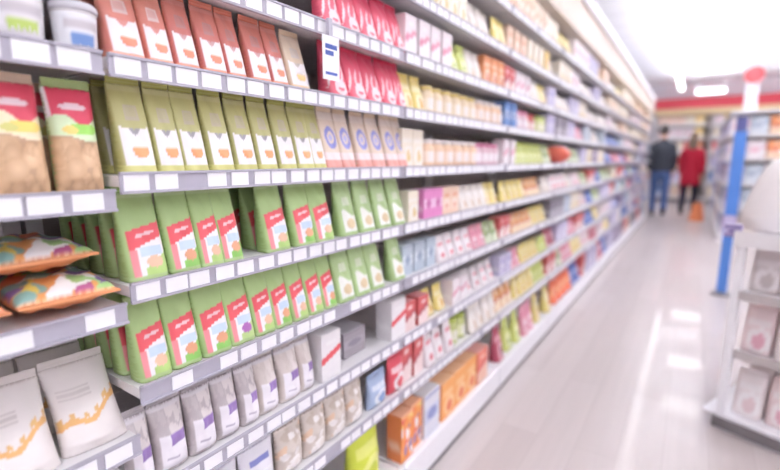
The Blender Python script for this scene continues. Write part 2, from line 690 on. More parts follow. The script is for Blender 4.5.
def jar(name, r, h, body, band, lid, n=18, single=False):
    """small glass food jar: shoulder, neck, paper band and twist lid"""
    prof = [(r * .86, 0), (r * .98, h * .04), (r, h * .10), (r, h * .62), (r * .93, h * .74), (r * .78, h * .80), (r * .78, h * .84)]
    lidp = [(r * .84, h * .845), (r * .86, h * .86), (r * .86, h * .985), (r * .80, h)]
    bandp = [(r * 1.012, h * .16), (r * 1.014, h * .17), (r * 1.014, h * .56), (r * 1.012, h * .57)]
    bc = lambda a, k: mix(band, WHITE, .75) if (a < .12 or a > .88) and 0 < k < 3 else band
    if single:
        b = MB().lathe(prof, n, body, 0, r).lathe(bandp, n, bc, 0, r).lathe(lidp, n, lid, 0, r)
        return b.build(name, M_PLASTIC)
    root = thing(name)
    MB().lathe(prof, n, body, 0, r).build('glass', M_PLASTIC, root, smooth=True)
    MB().lathe(bandp, n, bc, 0, r).build('paper_band', M_PLASTIC, root)
    MB().lathe(lidp, n, lid, 0, r).build('lid', M_PLASTIC, root)
    return root


def tub(name, r, h, label_c, patch):
    root = thing(name)
    MB().lathe([(r * .86, 0), (r * .9, .002), (r * .98, h * .80), (r, h * .82)], 32, (242, 240, 242), 0, r).build(
        'cup', M_PLASTIC, root, smooth=True)
    n = 48

    def lab(a, k):
        f = (a + .5) % 1.0
        if 1 <= k <= 3 and .40 < f < .60: return patch
        if k in (5, 6) and .36 < f < .64: return (196, 190, 196)
        return label_c
    prof = []
    for k in range(9):
        t = .08 + .68 * k / 8
        prof.append((r * (.86 + .115 * t / .8) + .0009, h * t))
    MB().lathe(prof, n, lab, 0, r).build('label', M_PLASTIC, root, smooth=True)
    MB().lathe([(r * 1.0, h * .825), (r * 1.07, h * .83), (r * 1.08, h * .90), (r * 1.05, h * .96), (r * .98, h * .975), (r * .96, h)], 40,
               (206, 205, 214), 0, r).build('lid', M_PLASTIC, root, smooth=True)
    return root


# ----------------------------------------------------- placing the products
PROTO = {}
WID = {'terra': .050, 'terra2': .058, 'creamp': .048, 'olive': .048, 'lilacp': .046, 'pinkp': .060, 'green_a': .053, 'green_b': .053,
       'green_c': .053, 'green_p': .052, 'clear_a': .064, 'clear_b': .064, 'whitebox': .060, 'redwhite': .07, 'bluebag': .07, 'oatbag': .074, 'whiteblue': .074}
KINDS = {}        # key -> (builder, label words, category, group)
ITEMS = []        # (object, label words, place words, y)
BAYW = {'A': 'leftmost bay', 'B': 'pouch bay', 'C': 'third bay', 'D': 'fourth bay', 'E': 'fifth bay', 'F': 'sixth bay', 'G': 'farthest bay'}
LEVW = {1: 'floor shelf', 2: 'second shelf up', 3: 'third shelf up', 4: 'fourth shelf up', 5: 'fifth shelf up', 6: 'sixth shelf up',
        7: 'seventh shelf up', 8: 'eighth shelf up', 9: 'ninth shelf up', 10: 'top shelf'}


def fetch(key):
    if key not in PROTO:
        PROTO[key] = KINDS[key][0]()
        return PROTO[key]
    return copy_tree(PROTO[key])


def put(key, b, lev, y, setback=.014, rz=0.0, rx=0.0, extra='', dz=0.0, h=None):
    o = fetch(key)
    hh = h if h is not None else (LEV_A if b == 'A' else LEV)[lev]
    o.location = (-D - setback, y, hh + T_OFF + .0006 + dz)
    o.rotation_euler = (rx, 0, PI / 2 + rz)
    ITEMS.append((o, KINDS[key][1] + (' ' + extra if extra else ''), '%s, %s' % (LEVW[lev], BAYW[b]), y, KINDS[key][2], KINDS[key][3]))
    return o


def kind(key, fn, words, cat, group):
    KINDS[key] = (fn, words, cat, group)


# near-bay pouches
kind('terra', lambda: pouch('porridge_pouch', .050, .124, .045, paint_porridge((204, 110, 92), (192, 92, 84), (232, 144, 112), (176, 120, 112), (222, 120, 84), (198, 150, 150)), (206, 116, 92)),
     'terracotta red pouch', 'pouch', 'terracotta pouches')
kind('terra2', lambda: pouch('porridge_pouch', .058, .124, .048, paint_porridge((216, 128, 104), (214, 118, 102), (236, 150, 116), (236, 206, 200), (222, 120, 84), (214, 130, 120)), (210, 118, 92)),
     'orange terracotta pouch with wide white front', 'pouch', 'terracotta pouches')
kind('creamp', lambda: pouch('porridge_pouch', .048, .120, .042, paint_porridge((226, 206, 176), (220, 198, 166), (240, 206, 150), (206, 196, 186), (236, 190, 110), (196, 186, 176)), (222, 200, 168)),
     'cream pouch', 'pouch', 'cream pouches')
kind('olive', lambda: pouch('porridge_pouch', .048, .142, .044, paint_porridge((178, 176, 100), (176, 174, 104), (206, 204, 112), (178, 168, 136), (226, 140, 76), (140, 138, 146)), (166, 164, 84)),
     'olive green pouch', 'pouch', 'olive pouches')
kind('lilacp', lambda: pouch('muesli_pouch', .046, .140, .042, paint_swirl((222, 200, 178), (112, 116, 196), (226, 150, 136)), (214, 190, 160)),
     'beige pouch with blue swirl', 'pouch', 'blue swirl pouches')
kind('pinkp', lambda: pouch('muesli_pouch', .060, .124, .046, paint_petal((224, 66, 92), (196, 30, 66), (246, 222, 226)), (206, 42, 74)),
     'pink red pouch with white streaks', 'pouch', 'pink red pouches')
gr = (150, 184, 104)
for nm, ac, fr, w in (('green_a', (168, 206, 104), (224, 176, 140), 'pouch with pale fruit'), ('green_b', (120, 190, 70), (214, 140, 96), 'pouch with leaf accent'),
                      ('green_c', (176, 208, 120), (150, 70, 160), 'pouch with purple berry')):
    kind(nm, lambda ac=ac, fr=fr: pouch('baby_food_pouch', .053, .143, .047, paint_babyfood(gr, (220, 52, 62), ac, fr), (132, 166, 82)),
         'red-banded green ' + w, 'pouch', 'green pouches with red bands')
kind('green_p', lambda: pouch('baby_food_pouch', .052, .142, .045, paint_pale((158, 190, 118), (214, 190, 140)), (146, 180, 100)),
     'plain pale green pouch', 'pouch', 'pale green pouches')
kind('green_y', lambda: pouch('baby_food_pouch', .050, .136, .045, paint_pale((190, 206, 70), (226, 206, 90)), (180, 198, 60)),
     'lime green pouch', 'pouch', 'lime pouches')


def at(px, lev):
    return along(px, LEV[lev] + .02, -D - .019)


def row(keys_px, b, lev, **k):
    for key, a, c in keys_px:
        y = (at(a, lev) + at(c, lev)) / 2
        o = put(key, b, lev, y, setback=k.get('setback', .016) + random.uniform(0, .004), rz=random.uniform(-.015, .015))
        o.scale.x = min(1.35, max(.7, (at(c, lev) - at(a, lev) - .0015) / WID[key]))


# terracotta row (seventh shelf)
row([('terra2', 112, 150), ('terra2', 150, 178), ('terra', 178, 203), ('terra', 205, 230), ('terra', 230, 250), ('terra', 253, 274),
     ('terra', 274, 291), ('creamp', 292, 312)], 'B', 7)
for k in (1, 2, 3):
    put('terra', 'B', 7, at(131, 7) + .004, setback=.016 + .052 * k + .012, extra='behind the first')
row([('pinkp', 330, 351), ('pinkp', 351, 369), ('pinkp', 369, 385), ('pinkp', 385, 399), ('pinkp', 398, 408)], 'B', 7)
row([('pinkp', 325, 345), ('pinkp', 345, 363), ('pinkp', 363, 380), ('pinkp', 380, 396), ('pinkp', 396, 407)], 'B', 8)
# olive row (sixth shelf)
row([('olive', 124, 160), ('olive', 160, 188), ('olive', 186, 212), ('olive', 213, 237), ('olive', 239, 261), ('olive', 261, 280),
     ('olive', 282, 300), ('olive', 300, 317), ('olive', 315, 329), ('lilacp', 328, 344), ('lilacp', 344, 358), ('lilacp', 360, 375),
     ('lilacp', 374, 388), ('lilacp', 388, 400), ('lilacp', 400, 409)], 'B', 6)
for k in (1, 2, 3):
    put('olive', 'B', 6, at(142, 6) + .003, setback=.018 + .052 * k, extra='behind the first')
# green baby-food rows (fifth and fourth shelf)
row([('green_a', 130, 172), ('green_b', 172, 204), ('green_a', 202, 226), ('green_b', 223, 246), ('green_a', 264, 297), ('green_b', 297, 318),
     ('green_a', 316, 338), ('green_p', 343, 361), ('green_p', 362, 378), ('green_p', 378, 393), ('green_p', 393, 407)], 'B', 5)
for k in (1, 2, 3, 4):
    put('green_a', 'B', 5, at(151, 5) + .002, setback=.018 + .053 * k, extra='behind the first')
put('green_y', 'B', 5, at(290, 5) + .004, setback=.19, extra='behind the gap')
for k in (1, 2):
    put('green_b', 'B', 5, at(280, 5) + .004, setback=.02 + .055 * k, extra='behind the gap')
row([('green_a', 141, 175), ('green_b', 173, 205), ('green_b', 204, 234), ('green_c', 232, 258), ('green_a', 257, 278), ('green_b', 276, 295),
     ('green_a', 294, 311), ('green_a', 310, 326), ('green_b', 325, 339), ('green_p', 339, 357), ('green_p', 357, 372), ('green_p', 372, 386),
     ('green_p', 393, 408)], 'B', 4)
for k in (1, 2, 3, 4):
    put('green_a', 'B', 4, at(158, 4) + .002, setback=.018 + .053 * k, extra='behind the first')

# clear bags with white labels (third shelf), mixed goods
for nm, c, w in (('clear_a', (176, 166, 168), 'grey brown clear bag'), ('clear_b', (204, 192, 184), 'pale clear bag')):
    kind(nm, lambda c=c, nm=nm: pillow('tea_bag_pack', .064, .125, .045, paint_clear(c, (244, 240, 246), (130, 96, 170), len(nm) + c[0]), mix(c, (120, 110, 112), .3), lean=.012),
         w + ' with white purple label', 'bag', 'clear bags with purple labels')
row([('clear_a', 135, 160), ('clear_a', 160, 194), ('clear_a', 194, 222), ('clear_a', 221, 245), ('clear_a', 245, 264), ('clear_b', 263, 284),
     ('clear_b', 284, 305)], 'B', 3)
kind('whitebox', lambda: carton('carton', .060, .125, .06, paint_generic((240, 236, 238), (246, 244, 244), (214, 50, 60), 1), (232, 228, 230)),
     'white carton with red stripe', 'carton', 'white cartons')
row([('clear_b', 304, 318), ('whitebox', 322, 341)], 'B', 3)
kind('greybox', lambda: carton('storage_carton', .10, .075, .12, paint_generic((150, 142, 150), (164, 156, 166), (128, 122, 134), 2), (134, 128, 138)),
     'low grey carton', 'carton', 'grey cartons')
put('greybox', 'B', 3, at(366, 3), setback=.06)
row([('whitebox', 390, 407)], 'B', 3)
kind('redwhite', lambda: pillow('snack_bag', .07, .115, .04, paint_generic((206, 46, 62), (244, 236, 238), (206, 60, 70), 3), (196, 40, 56)), 'red and white bag', 'bag', 'red and white bags')
kind('bluebag', lambda: pillow('snack_bag', .07, .095, .04, paint_generic((150, 172, 206), (226, 232, 240), (110, 140, 190), 3), (140, 160, 196)), 'pale blue bag', 'bag', 'pale blue bags')
kind('oatbag', lambda: pillow('cracker_bag', .074, .120, .045, paint_snack(4, (204, 192, 180), [(232, 224, 216), (186, 170, 152), (244, 240, 236), (216, 180, 146), (196, 182, 170), (240, 234, 230)], 24), (160, 146, 130)),
     'brown and white speckled bag', 'bag', 'speckled bags')
kind('whiteblue', lambda: pillow('cracker_bag', .074, .120, .045, paint_generic((232, 230, 238), (246, 246, 250), (96, 104, 176), 0), (214, 212, 224)), 'white bag with blue emblem', 'bag', 'white and blue bags')
row([('whiteblue', 205, 245), ('whiteblue', 246, 280), ('oatbag', 281, 307), ('oatbag', 307, 330), ('oatbag', 330, 350), ('oatbag', 350, 366),
     ('bluebag', 370, 390), ('redwhite', 391, 406)], 'B', 2)
kind('limebag', lambda: pillow('snack_bag', .15, .215, .07, paint_generic((206, 220, 40), (232, 238, 120), (190, 206, 30), 3), (190, 206, 40)), 'bright yellow green bag', 'bag', 'yellow green bags')
kind('orangepack', lambda: carton('biscuit_carton', .075, .17, .06, paint_snack(9, (238, 130, 44), [(246, 190, 60), (224, 70, 50), (250, 220, 120), (120, 100, 170), (244, 240, 240), (240, 150, 60)], 20), (226, 110, 44)),
     'orange carton with yellow and purple print', 'carton', 'orange cartons')
kind('whitecart', lambda: carton('biscuit_carton', .12, .17, .10, paint_generic((226, 228, 240), (200, 208, 232), (120, 130, 190), 2), (232, 226, 232)), 'white carton with pale blue print', 'carton', 'white blue cartons')
y0 = along(330, .15)
put('limebag', 'B', 1, along(368, .22, -.76), setback=.03)
for k in range(2):
    put('orangepack', 'C', 1, 1.212 + .078 * k, setback=.018 + .01 * k)
for k in range(3):
    put('oatbag', 'B', 1, .62 + .09 * k, setback=.03)

# leftmost bay
kind('tub_g', lambda: tub('yoghurt_tub', .033, .076, (240, 238, 240), (176, 206, 84)), 'white lidded tub with green patch', 'tub', 'white tubs')
kind('tub_b', lambda: tub('yoghurt_tub', .0285, .068, (238, 240, 246), (86, 128, 196)), 'white lidded tub with blue patch', 'tub', 'white tubs')
put('tub_b', 'A', 7, .183, setback=.018, extra='at left edge')
put('tub_g', 'A', 7, .2505, setback=.012)
put('tub_b', 'A', 7, .3195, setback=.012)
kind('brownbox', lambda: carton('carton', .055, .12, .05, paint_generic((120, 60, 50), (140, 76, 62), (96, 46, 44), 2), (108, 56, 50)), 'dark brown carton', 'carton', 'dark cartons')
for k in range(5):
    put('brownbox', 'A', 7, .06 + .0575 * k, setback=.22, extra='behind the tubs')
kind('cookie_y', lambda: pillow('cookie_bag', .066, .150, .05, paint_cookie((208, 36, 62), (240, 206, 84), (200, 196, 96)), (196, 170, 140), nu=36, nv=60, lean=.015), 'red-topped cookie bag with yellow band', 'bag', 'cookie bags')
kind('cookie_g', lambda: pillow('cookie_bag', .064, .150, .05, paint_cookie((206, 30, 60), (130, 204, 60), (226, 200, 90)), (150, 176, 96), nu=36, nv=60, lean=.015), 'red-topped cookie bag with green band', 'bag', 'cookie bags')
put('cookie_g', 'A', 6, .165, setback=.014)
put('cookie_y', 'A', 6, .234, setback=.014, rz=.02)
put('cookie_g', 'A', 6, .3035, setback=.014, rz=-.02)
for k in range(3):
    put('cookie_y', 'A', 6, .145 + .076 * k, setback=.09, extra='second row')


def flat_bag(name, w, l, d, paint, base, m=None):
    """bag lying on its back, front edge at y = 0, crimped front and back"""
    root = thing(name)

    def half(u, v):
        return d / 2 * (max(0, 1 - abs(2 * u - 1) ** 3) ** .5) * (max(0, 1 - abs(2 * v - 1) ** 3) ** .5) + .0012

    def P(s):
        return lambda u, v: ((u - .5) * w, v * l, d / 2 + .006 + s * (half(u, v) + .003 * math.sin(u * 12 + v * 7) * (half(u, v) / d) + (.004 * math.sin(u * 21 - v * 13) * (half(u, v) / d))) * (1 if s > 0 else .96))
    b = MB().grid(P(1), 40, 52, paint).grid(P(-1), 40, 52, base)
    for uu in (0, 1):
        b.grid(lambda u, v: Vector(P(-1)(uu, v)).lerp(Vector(P(1)(uu, v)), u), 1, 52, base)
    for vv in (0, 1):
        b.grid(lambda u, v: Vector(P(-1)(u, vv)).lerp(Vector(P(1)(u, vv)), v), 40, 1, base)
    b.build('body', m or M_FOIL, root, smooth=True)
    s = MB()
    for k in range(4):
        s.box(-w / 2, w / 2, -.003 * k - .0034, -.003 * k - .0004, d / 2 + .006 - (.0018 if k % 2 else .001), d / 2 + .006 + (.0018 if k % 2 else .001), mix(base, (255, 240, 220), .3))
    s.build('front_seal', m or M_FOIL, root)
    return root


SP = [(236, 160, 60), (216, 186, 60), (110, 160, 150), (110, 74, 150), (248, 244, 240), (226, 110, 60), (150, 40, 100), (140, 190, 100), (116, 84, 156), (244, 238, 236)]
kind('snack_a', lambda: flat_bag('snack_bag', .125, .19, .046, paint_snack(21, (222, 140, 62), SP, 60, [(110, 74, 150), (246, 242, 240), (246, 242, 240), (160, 50, 110), (150, 200, 110)]), (214, 120, 60)), 'orange snack bag with purple and green print', 'bag', 'orange snack bags')
kind('snack_b', lambda: flat_bag('snack_bag', .125, .19, .044, paint_snack(33, (222, 116, 62), SP), (206, 110, 60)), 'orange red snack bag', 'bag', 'orange snack bags')
put('snack_b', 'A', 5, .130, setback=.012, rz=.06, extra='flat at left edge')
put('snack_a', 'A', 5, .264, setback=.012, rz=-.05, extra='at pile bottom')
put('snack_a', 'A', 5, .255, setback=.045, rz=.04, dz=.054, extra='on pile top')
put('snack_b', 'A', 5, .115, setback=.045, rz=-.03, dz=.053, extra='stacked at left edge')
kind('organic', lambda: pillow('flour_bag', .095, .118, .05, paint_organic((222, 160, 80)), (214, 204, 198), nu=40, nv=50, lean=.075), 'whitish paper bag with ochre garland', 'bag', 'whitish paper bags')
put('organic', 'A', 4, .286, setback=.02, rz=-.06)
put('organic', 'A', 4, .185, setback=.016, rz=-.1)
put('organic', 'A', 4, .085, setback=.016, rz=-.1)
for k in range(3):
    put('organic', 'A', 4, .085 + .1 * k, setback=.115, rz=-.08, extra='second row')

# hanging price sign at the end of the terracotta row
sg = thing('shelf_sign', (-D + .012, at(318, 7) + .012, LEV[8]), PI / 2)
MB().box(-.028, .028, -.001, .001, -.115, -.02).build('card', M_TAG, sg, art=False)
MB().box(-.006, .006, -.0012, .008, -.0195, .018).build('clip', M_RAIL, sg, art=False)
M_INK = mat('blue_ink', (74, 96, 170), .6)
for k, zz in enumerate((-.048, -.062, -.104)):
    MB().box(-.020, .020 - .012 * (k % 2), -.0016, -.0011, zz, zz + (.010 if k < 2 else .006)).build('blue_print', M_INK, sg, art=False)
tag(sg, 'white card sign with blue print hanging between terracotta and pink pouches', 'sign')

# ------------------------------------ packs of the bays further down the aisle
GEN = {
    'creamjar': ('jar', (236, 214, 176), (244, 228, 196), (232, 206, 120), 'cream jar with yellow lid'),
    'peachjar': ('jar', (236, 196, 158), (246, 222, 200), (240, 230, 224), 'peach jar with white lid'),
    'greenjar': ('jar', (196, 206, 120), (226, 230, 170), (176, 196, 70), 'yellow green jar'),
    'redjar': ('jar', (200, 90, 80), (240, 206, 196), (206, 60, 66), 'red jar'),
    'pinkjar': ('jar', (226, 186, 196), (246, 230, 236), (214, 110, 150), 'pale pink jar'),
    'beigebox': ('box', (228, 204, 176), (244, 232, 216), (206, 166, 130), 'tall beige carton', 1),
    'peachbox': ('box', (236, 200, 170), (248, 232, 218), (222, 140, 96), 'tall peach carton', 0),
    'creambox': ('box', (242, 230, 206), (248, 244, 234), (220, 190, 120), 'tall cream carton', 3),
    'yellowbox': ('box', (240, 206, 110), (250, 236, 190), (230, 150, 50), 'yellow carton', 2),
    'whitepink': ('box', (240, 228, 232), (248, 242, 244), (214, 120, 150), 'white and pink carton', 1),
    'orangebox': ('box', (226, 130, 70), (246, 214, 180), (196, 74, 50), 'orange brown carton', 3),
    'redbox': ('box', (206, 66, 66), (244, 220, 216), (170, 40, 50), 'red carton', 1),
    'bluebox': ('box', (72, 120, 190), (214, 226, 244), (44, 80, 150), 'blue carton', 2),
    'greybluebox': ('box', (176, 192, 206), (216, 226, 234), (130, 150, 176), 'grey blue carton', 2),
    'magentabox': ('box', (222, 120, 186), (240, 200, 226), (190, 80, 150), 'magenta carton', 2),
    'lilacbox': ('box', (196, 190, 222), (232, 228, 242), (130, 120, 190), 'lilac carton', 0),
    'purplebox': ('box', (140, 122, 158), (206, 196, 216), (96, 80, 130), 'purple grey carton', 3),
    'darkbox': ('box', (104, 98, 112), (170, 164, 176), (74, 70, 86), 'dark grey carton', 1),
    'palebag': ('bag', (240, 232, 222), (246, 242, 238), (206, 176, 140), 'off white bag', 3),
    'yellowbag': ('bag', (232, 210, 110), (246, 236, 190), (214, 160, 60), 'yellow bag', 3),
    'orangebag': ('bag', (230, 160, 90), (246, 224, 190), (206, 100, 60), 'orange bag', 1),
    'limebag2': ('bag', (196, 208, 96), (232, 238, 180), (150, 170, 60), 'yellow green bag', 0),
    'pinkbag': ('bag', (226, 140, 160), (246, 222, 228), (200, 70, 110), 'pink bag', 0),
    'crimson': ('bag', (170, 44, 70), (226, 170, 180), (120, 24, 50), 'crimson bag', 3),
    'orangered': ('bag', (236, 92, 48), (246, 170, 110), (206, 50, 40), 'bright orange red bag', 2),
    'whitered': ('bag', (242, 232, 234), (248, 244, 244), (214, 70, 90), 'white bag with red print', 0),
    'greenbag': ('bag', (160, 180, 120), (220, 230, 200), (110, 140, 70), 'soft green bag', 1),
    'royal': ('bag', (52, 84, 168), (150, 170, 220), (32, 54, 130), 'deep blue bag', 2),
}


def gen_kind(g, size):
    """size: (width, height, fine)"""
    key = '%s_%d_%d_%d' % (g, round(size[0] * 1000), round(size[1] * 1000), size[2])
    if key in KINDS: return key
    q = GEN[g]
    w, h, fine = size
    if q[0] == 'jar':
        fn = lambda: jar('food_jar', w / 2, h * .78, q[1], q[2], q[3], 16 if fine else 10, single=not fine)
        nm = 'jars'
    elif q[0] == 'box':
        fn = lambda: carton('food_carton', w, h, w * .8, paint_generic(q[1], q[2], q[3], q[5]), q[1], 8 if fine else 4, 10 if fine else 6, flap=True, single=not fine)
        nm = 'cartons'
    else:
        if fine:
            fn = lambda: pouch('food_bag', w, h * .93, w * .55, paint_generic(q[1], q[2], q[3], q[5]), q[1], 8, 12, lean=.012)
        else:
            def fn():
                r = pouch('food_bag', w, h * .95, w * .55, paint_generic(q[1], q[2], q[3], q[5]), q[1], 6, 8, lean=.012, seal=False)
                c = r.children[0]
                c.parent = None
                bpy.data.objects.remove(r)
                c.name = 'food_bag'
                return c
        nm = 'bags'
    cat = {'jar': 'jar', 'box': 'carton', 'bag': 'bag'}[q[0]]
    words = q[4]
    kind(key, fn, words, cat, words.split(' with')[0] + 's on the long shelves')
    return key


def fill(b, lev, y0, y1, seq, size, hs=1.0):
    """seq: list of (kind, share of the run); packs stand shoulder to shoulder"""
    total = sum(s for _, s in seq)
    y = y0
    for g, s in seq:
        ye = y + (y1 - y0) * s / total
        w, h, fine = size
        h2 = h * hs * (0.92 if GEN[g][0] == 'bag' else 1.0)
        key = gen_kind(g, (w, h2, fine))
        n = max(1, int((ye - y) / (w + .004)))
        st = (ye - y) / n
        dens = random.uniform(.0, .02)
        for k in range(n):
            put(key, b, lev, y + st * (k + .5), setback=.014 + dens + random.uniform(0, .006), rz=random.uniform(-.03, .03))
        y = ye


C, Dd = (1.186, 2.046), (2.066, 2.94)
SZ = (.066, .118, 1)
SZD = (.070, .118, 1)
fills = {
    10: ([('beigebox', 2), ('peachbox', 2), ('creambox', 3)], [('peachbox', 3), ('beigebox', 2), ('creambox', 2)]),
    9: ([('limebag2', 1), ('creambox', 2), ('palebag', 2), ('yellowbag', 1)], [('peachbox', 2), ('creambox', 2), ('yellowbox', 1), ('palebag', 1)]),
    8: ([('whitepink', 2), ('limebag2', 1), ('palebag', 1), ('orangebox', 1.5)], [('redbox', 1), ('whitepink', 1.5), ('palebag', 1), ('yellowbag', 1), ('lilacbox', 1)]),
    7: ([('yellowbag', 1), ('creamjar', 3), ('peachjar', 2)], [('bluebox', 1), ('pinkjar', 1), ('redjar', 1), ('greenjar', 1), ('lilacbox', 1)]),
    6: ([('creambox', 1.0), ('peachjar', 3), ('pinkjar', 2)], [('whitepink', 1), ('limebag2', 3), ('greenbag', 1)]),
    5: ([('creambox', .9), ('magentabox', 1.0), ('peachbox', 1), ('palebag', 2), ('yellowbag', 1)], [('yellowbag', 2), ('orangebag', 2), ('palebag', 1)]),
    4: ([('greybluebox', 1.6), ('whitered', 2), ('pinkbag', 1), ('greenbag', 1)], [('redbox', 1), ('orangebag', 2), ('yellowbag', 2)]),
    3: ([('redbox', 1), ('yellowbag', 1), ('whitepink', 1), ('whitered', 2)], [('lilacbox', 1), ('pinkbag', 1), ('yellowbag', 2), ('limebag2', 1)]),
    2: ([('redbox', 1), ('whitered', 1.5), ('greenjar', 1), ('palebag', 2)], [('orangebag', 1.5), ('yellowbag', 2), ('limebag2', 1.5)]),
}
for lev, (s1, s2) in fills.items():
    hs = 1.12 if lev == 10 else 1.0
    hs = 1.15 if lev == 2 else (.84 if lev in (3, 4, 5) else hs)
    fill('C', lev, *C, s1, SZ, hs)
    fill('D', lev, *Dd, s2, SZD, hs)
# floor shelf of the third and fourth bay: white carton, shelf-ready orange cases, then bags
put('whitecart', 'C', 1, 1.395, setback=.02)
kind('case', lambda: carton('display_case', .115, .155, .17, paint_generic((238, 150, 66), (246, 196, 130), (226, 96, 50), 3), (232, 140, 60)), 'orange shelf-ready case', 'case', 'orange cases')
kind('case_r', lambda: carton('display_case', .115, .155, .17, paint_generic((232, 110, 90), (246, 196, 170), (206, 60, 60), 1), (226, 110, 90)), 'coral shelf-ready case', 'case', 'coral cases')
for k in range(3):
    put('case', 'C', 1, 1.53 + .120 * k, setback=.02 + .003 * k)
for k in range(1):
    put('case_r', 'C', 1, 1.53 + .120 * (3 + k), setback=.02)
fill('D', 1, *Dd, [('crimson', 1.2), ('limebag2', 2), ('pinkbag', 1.6), ('yellowbag', 1.4)], (.10, .19, 1))

pal1 = ['lilacbox', 'purplebox', 'whitepink', 'pinkbag', 'palebag', 'darkbox', 'greybluebox', 'yellowbag', 'whitered', 'crimson', 'greenbag', 'royal', 'creambox', 'redbox']
r5 = random.Random(8)


def mixed(b, y0, y1, size, levels, pal, per):
    for lev in levels:
        seq = []
        for _ in range(per):
            seq.append((r5.choice(pal), r5.uniform(.7, 1.6)))
        # the same kind twice in a row would read as one longer run
        fill(b, lev, y0, y1, seq, size, 1.55 if lev == 1 else (1.2 if lev in (2, 10) else 1.0))


ylo = {'hi': ['creambox', 'peachbox', 'beigebox', 'palebag', 'yellowbag', 'whitepink'], 'lo': pal1}
mixed('E', BE[0] + .012, BE[1] - .012, (.092, .118, 0), (8, 9, 10), ylo['hi'] + ['lilacbox', 'whitepink'], 5)
mixed('E', BE[0] + .012, BE[1] - .012, (.092, .118, 0), (2, 3, 4, 5, 7), pal1, 6)
mixed('E', BE[0] + .15, BE[1] - .012, (.092, .118, 0), (6,), pal1, 6)
fill('E', 1, BE[0] + .012, BE[1] - .012, [('yellowbag', 1), ('orangered', 2.4), ('royal', 1.4), ('redbox', 1), ('lilacbox', 2)], (.12, .118, 0), 1.6)
mixed('F', BF[0] + .012, BF[1] - .012, (.135, .118, 0), (8, 9, 10), ylo['hi'] + ['whitepink'], 5)
mixed('F', BF[0] + .012, BF[1] - .012, (.135, .118, 0), (1, 2, 3, 4, 5, 6, 7), pal1 + ['royal', 'lilacbox'], 6)
mixed('G', BG[0] + .012, BG[1] - .012, (.21, .118, 0), (8, 9, 10), ylo['hi'], 4)
mixed('G', BG[0] + .012, BG[1] - .012, (.21, .118, 0), (1, 2, 3, 4, 5, 6, 7), pal1 + ['royal', 'lilacbox', 'palebag'], 5)
# an orange-red bag leaning out over the rail of the fifth bay
kind('stickout', lambda: flat_bag('promotion_bag', .10, .20, .10, paint_generic((232, 92, 66), (240, 150, 120), (200, 50, 50), 3), (222, 80, 60)), 'orange red bag sticking out over the rail', 'bag', 'bags that stick out')
put('stickout', 'E', 6, 3.025, setback=-.06)

# give every pack a label of its own: colour and kind, its order on the shelf, the shelf and the bay
groups = {}
for it in ITEMS:
    groups.setdefault((it[1], it[2]), []).append(it)
for (words, place), its in groups.items():
    its.sort(key=lambda q: (round(q[3], 2), -q[0].location.x))
    for k, it in enumerate(its):
        if len(its) == 1:
            lab = '%s, %s' % (words, place)
        elif 'behind' in words or 'second row' in words:
            lab = '%s %s, %s' % (nth(k), words, place)
        else:
            lab = '%s %s from left, %s' % (nth(k), words, place)
        tag(it[0], lab, it[4], group=it[5])

# ------------------------------------------------- right-hand display stand
ST = Vector((0.172, 2.28, 0))
SA = math.radians(-22)
stand = thing('display_stand', ST, SA)      # local x runs right along the end face, local y goes back
W, DP = .86, .62
sb = MB().box(-.05, W, 0, DP, .06, .075).box(0, W, 0, DP, .0, .06)
sb.build('base', M_PLINTH, stand, art=False, bevel=.006)
MB().box(-.008, W + .008, -.012, -.0005, .012, .06).build('bumper', M_DGREY, stand, art=False, bevel=.006)
for x in (.0, W - .03):
    for y in (.0, DP - .03):
        MB().box(x, x + .03, y, y + .03, .0755 if x > 0 else .0755, .82).build('post', M_PLINTH, stand, art=False, bevel=.003)
for z in (.34, .60):
    s = MB().box(.031, W - .031, .03 if z < .5 else .0, DP, z, z + .018).build('shelf', M_SHELF, stand, art=False, bevel=.002)
    MB().box(.031, W - .031, (.03 if z < .5 else .0) - .008, (.03 if z < .5 else .0) - .0005, z - .012, z + .024).build('shelf_edge', M_EDGE, s, art=False)
tp = MB().box(-.008, W + .01, -.012, DP + .01, .8205, .838).build('top_tray', M_PLINTH, stand, art=False, bevel=.003)
MB().box(-.008, W + .01, -.016, -.0125, .805, .868).build('tray_rim', M_SHELF, tp, art=False)
MB().box(.031, W - .031, DP - .012, DP - .002, .0755, .82).build('back_panel', M_BACK, stand, art=False)
tag(stand, 'white display stand with grey shelf edges at the right side of the aisle', 'display stand')
STM = Matrix.Translation(ST) @ Matrix.Rotation(SA, 4, 'Z')


def on_stand(o, x, y, z, rz=0.0):
    o.location = STM @ Vector((x, y, z))
    o.rotation_euler = (0, 0, SA + rz)
    return o


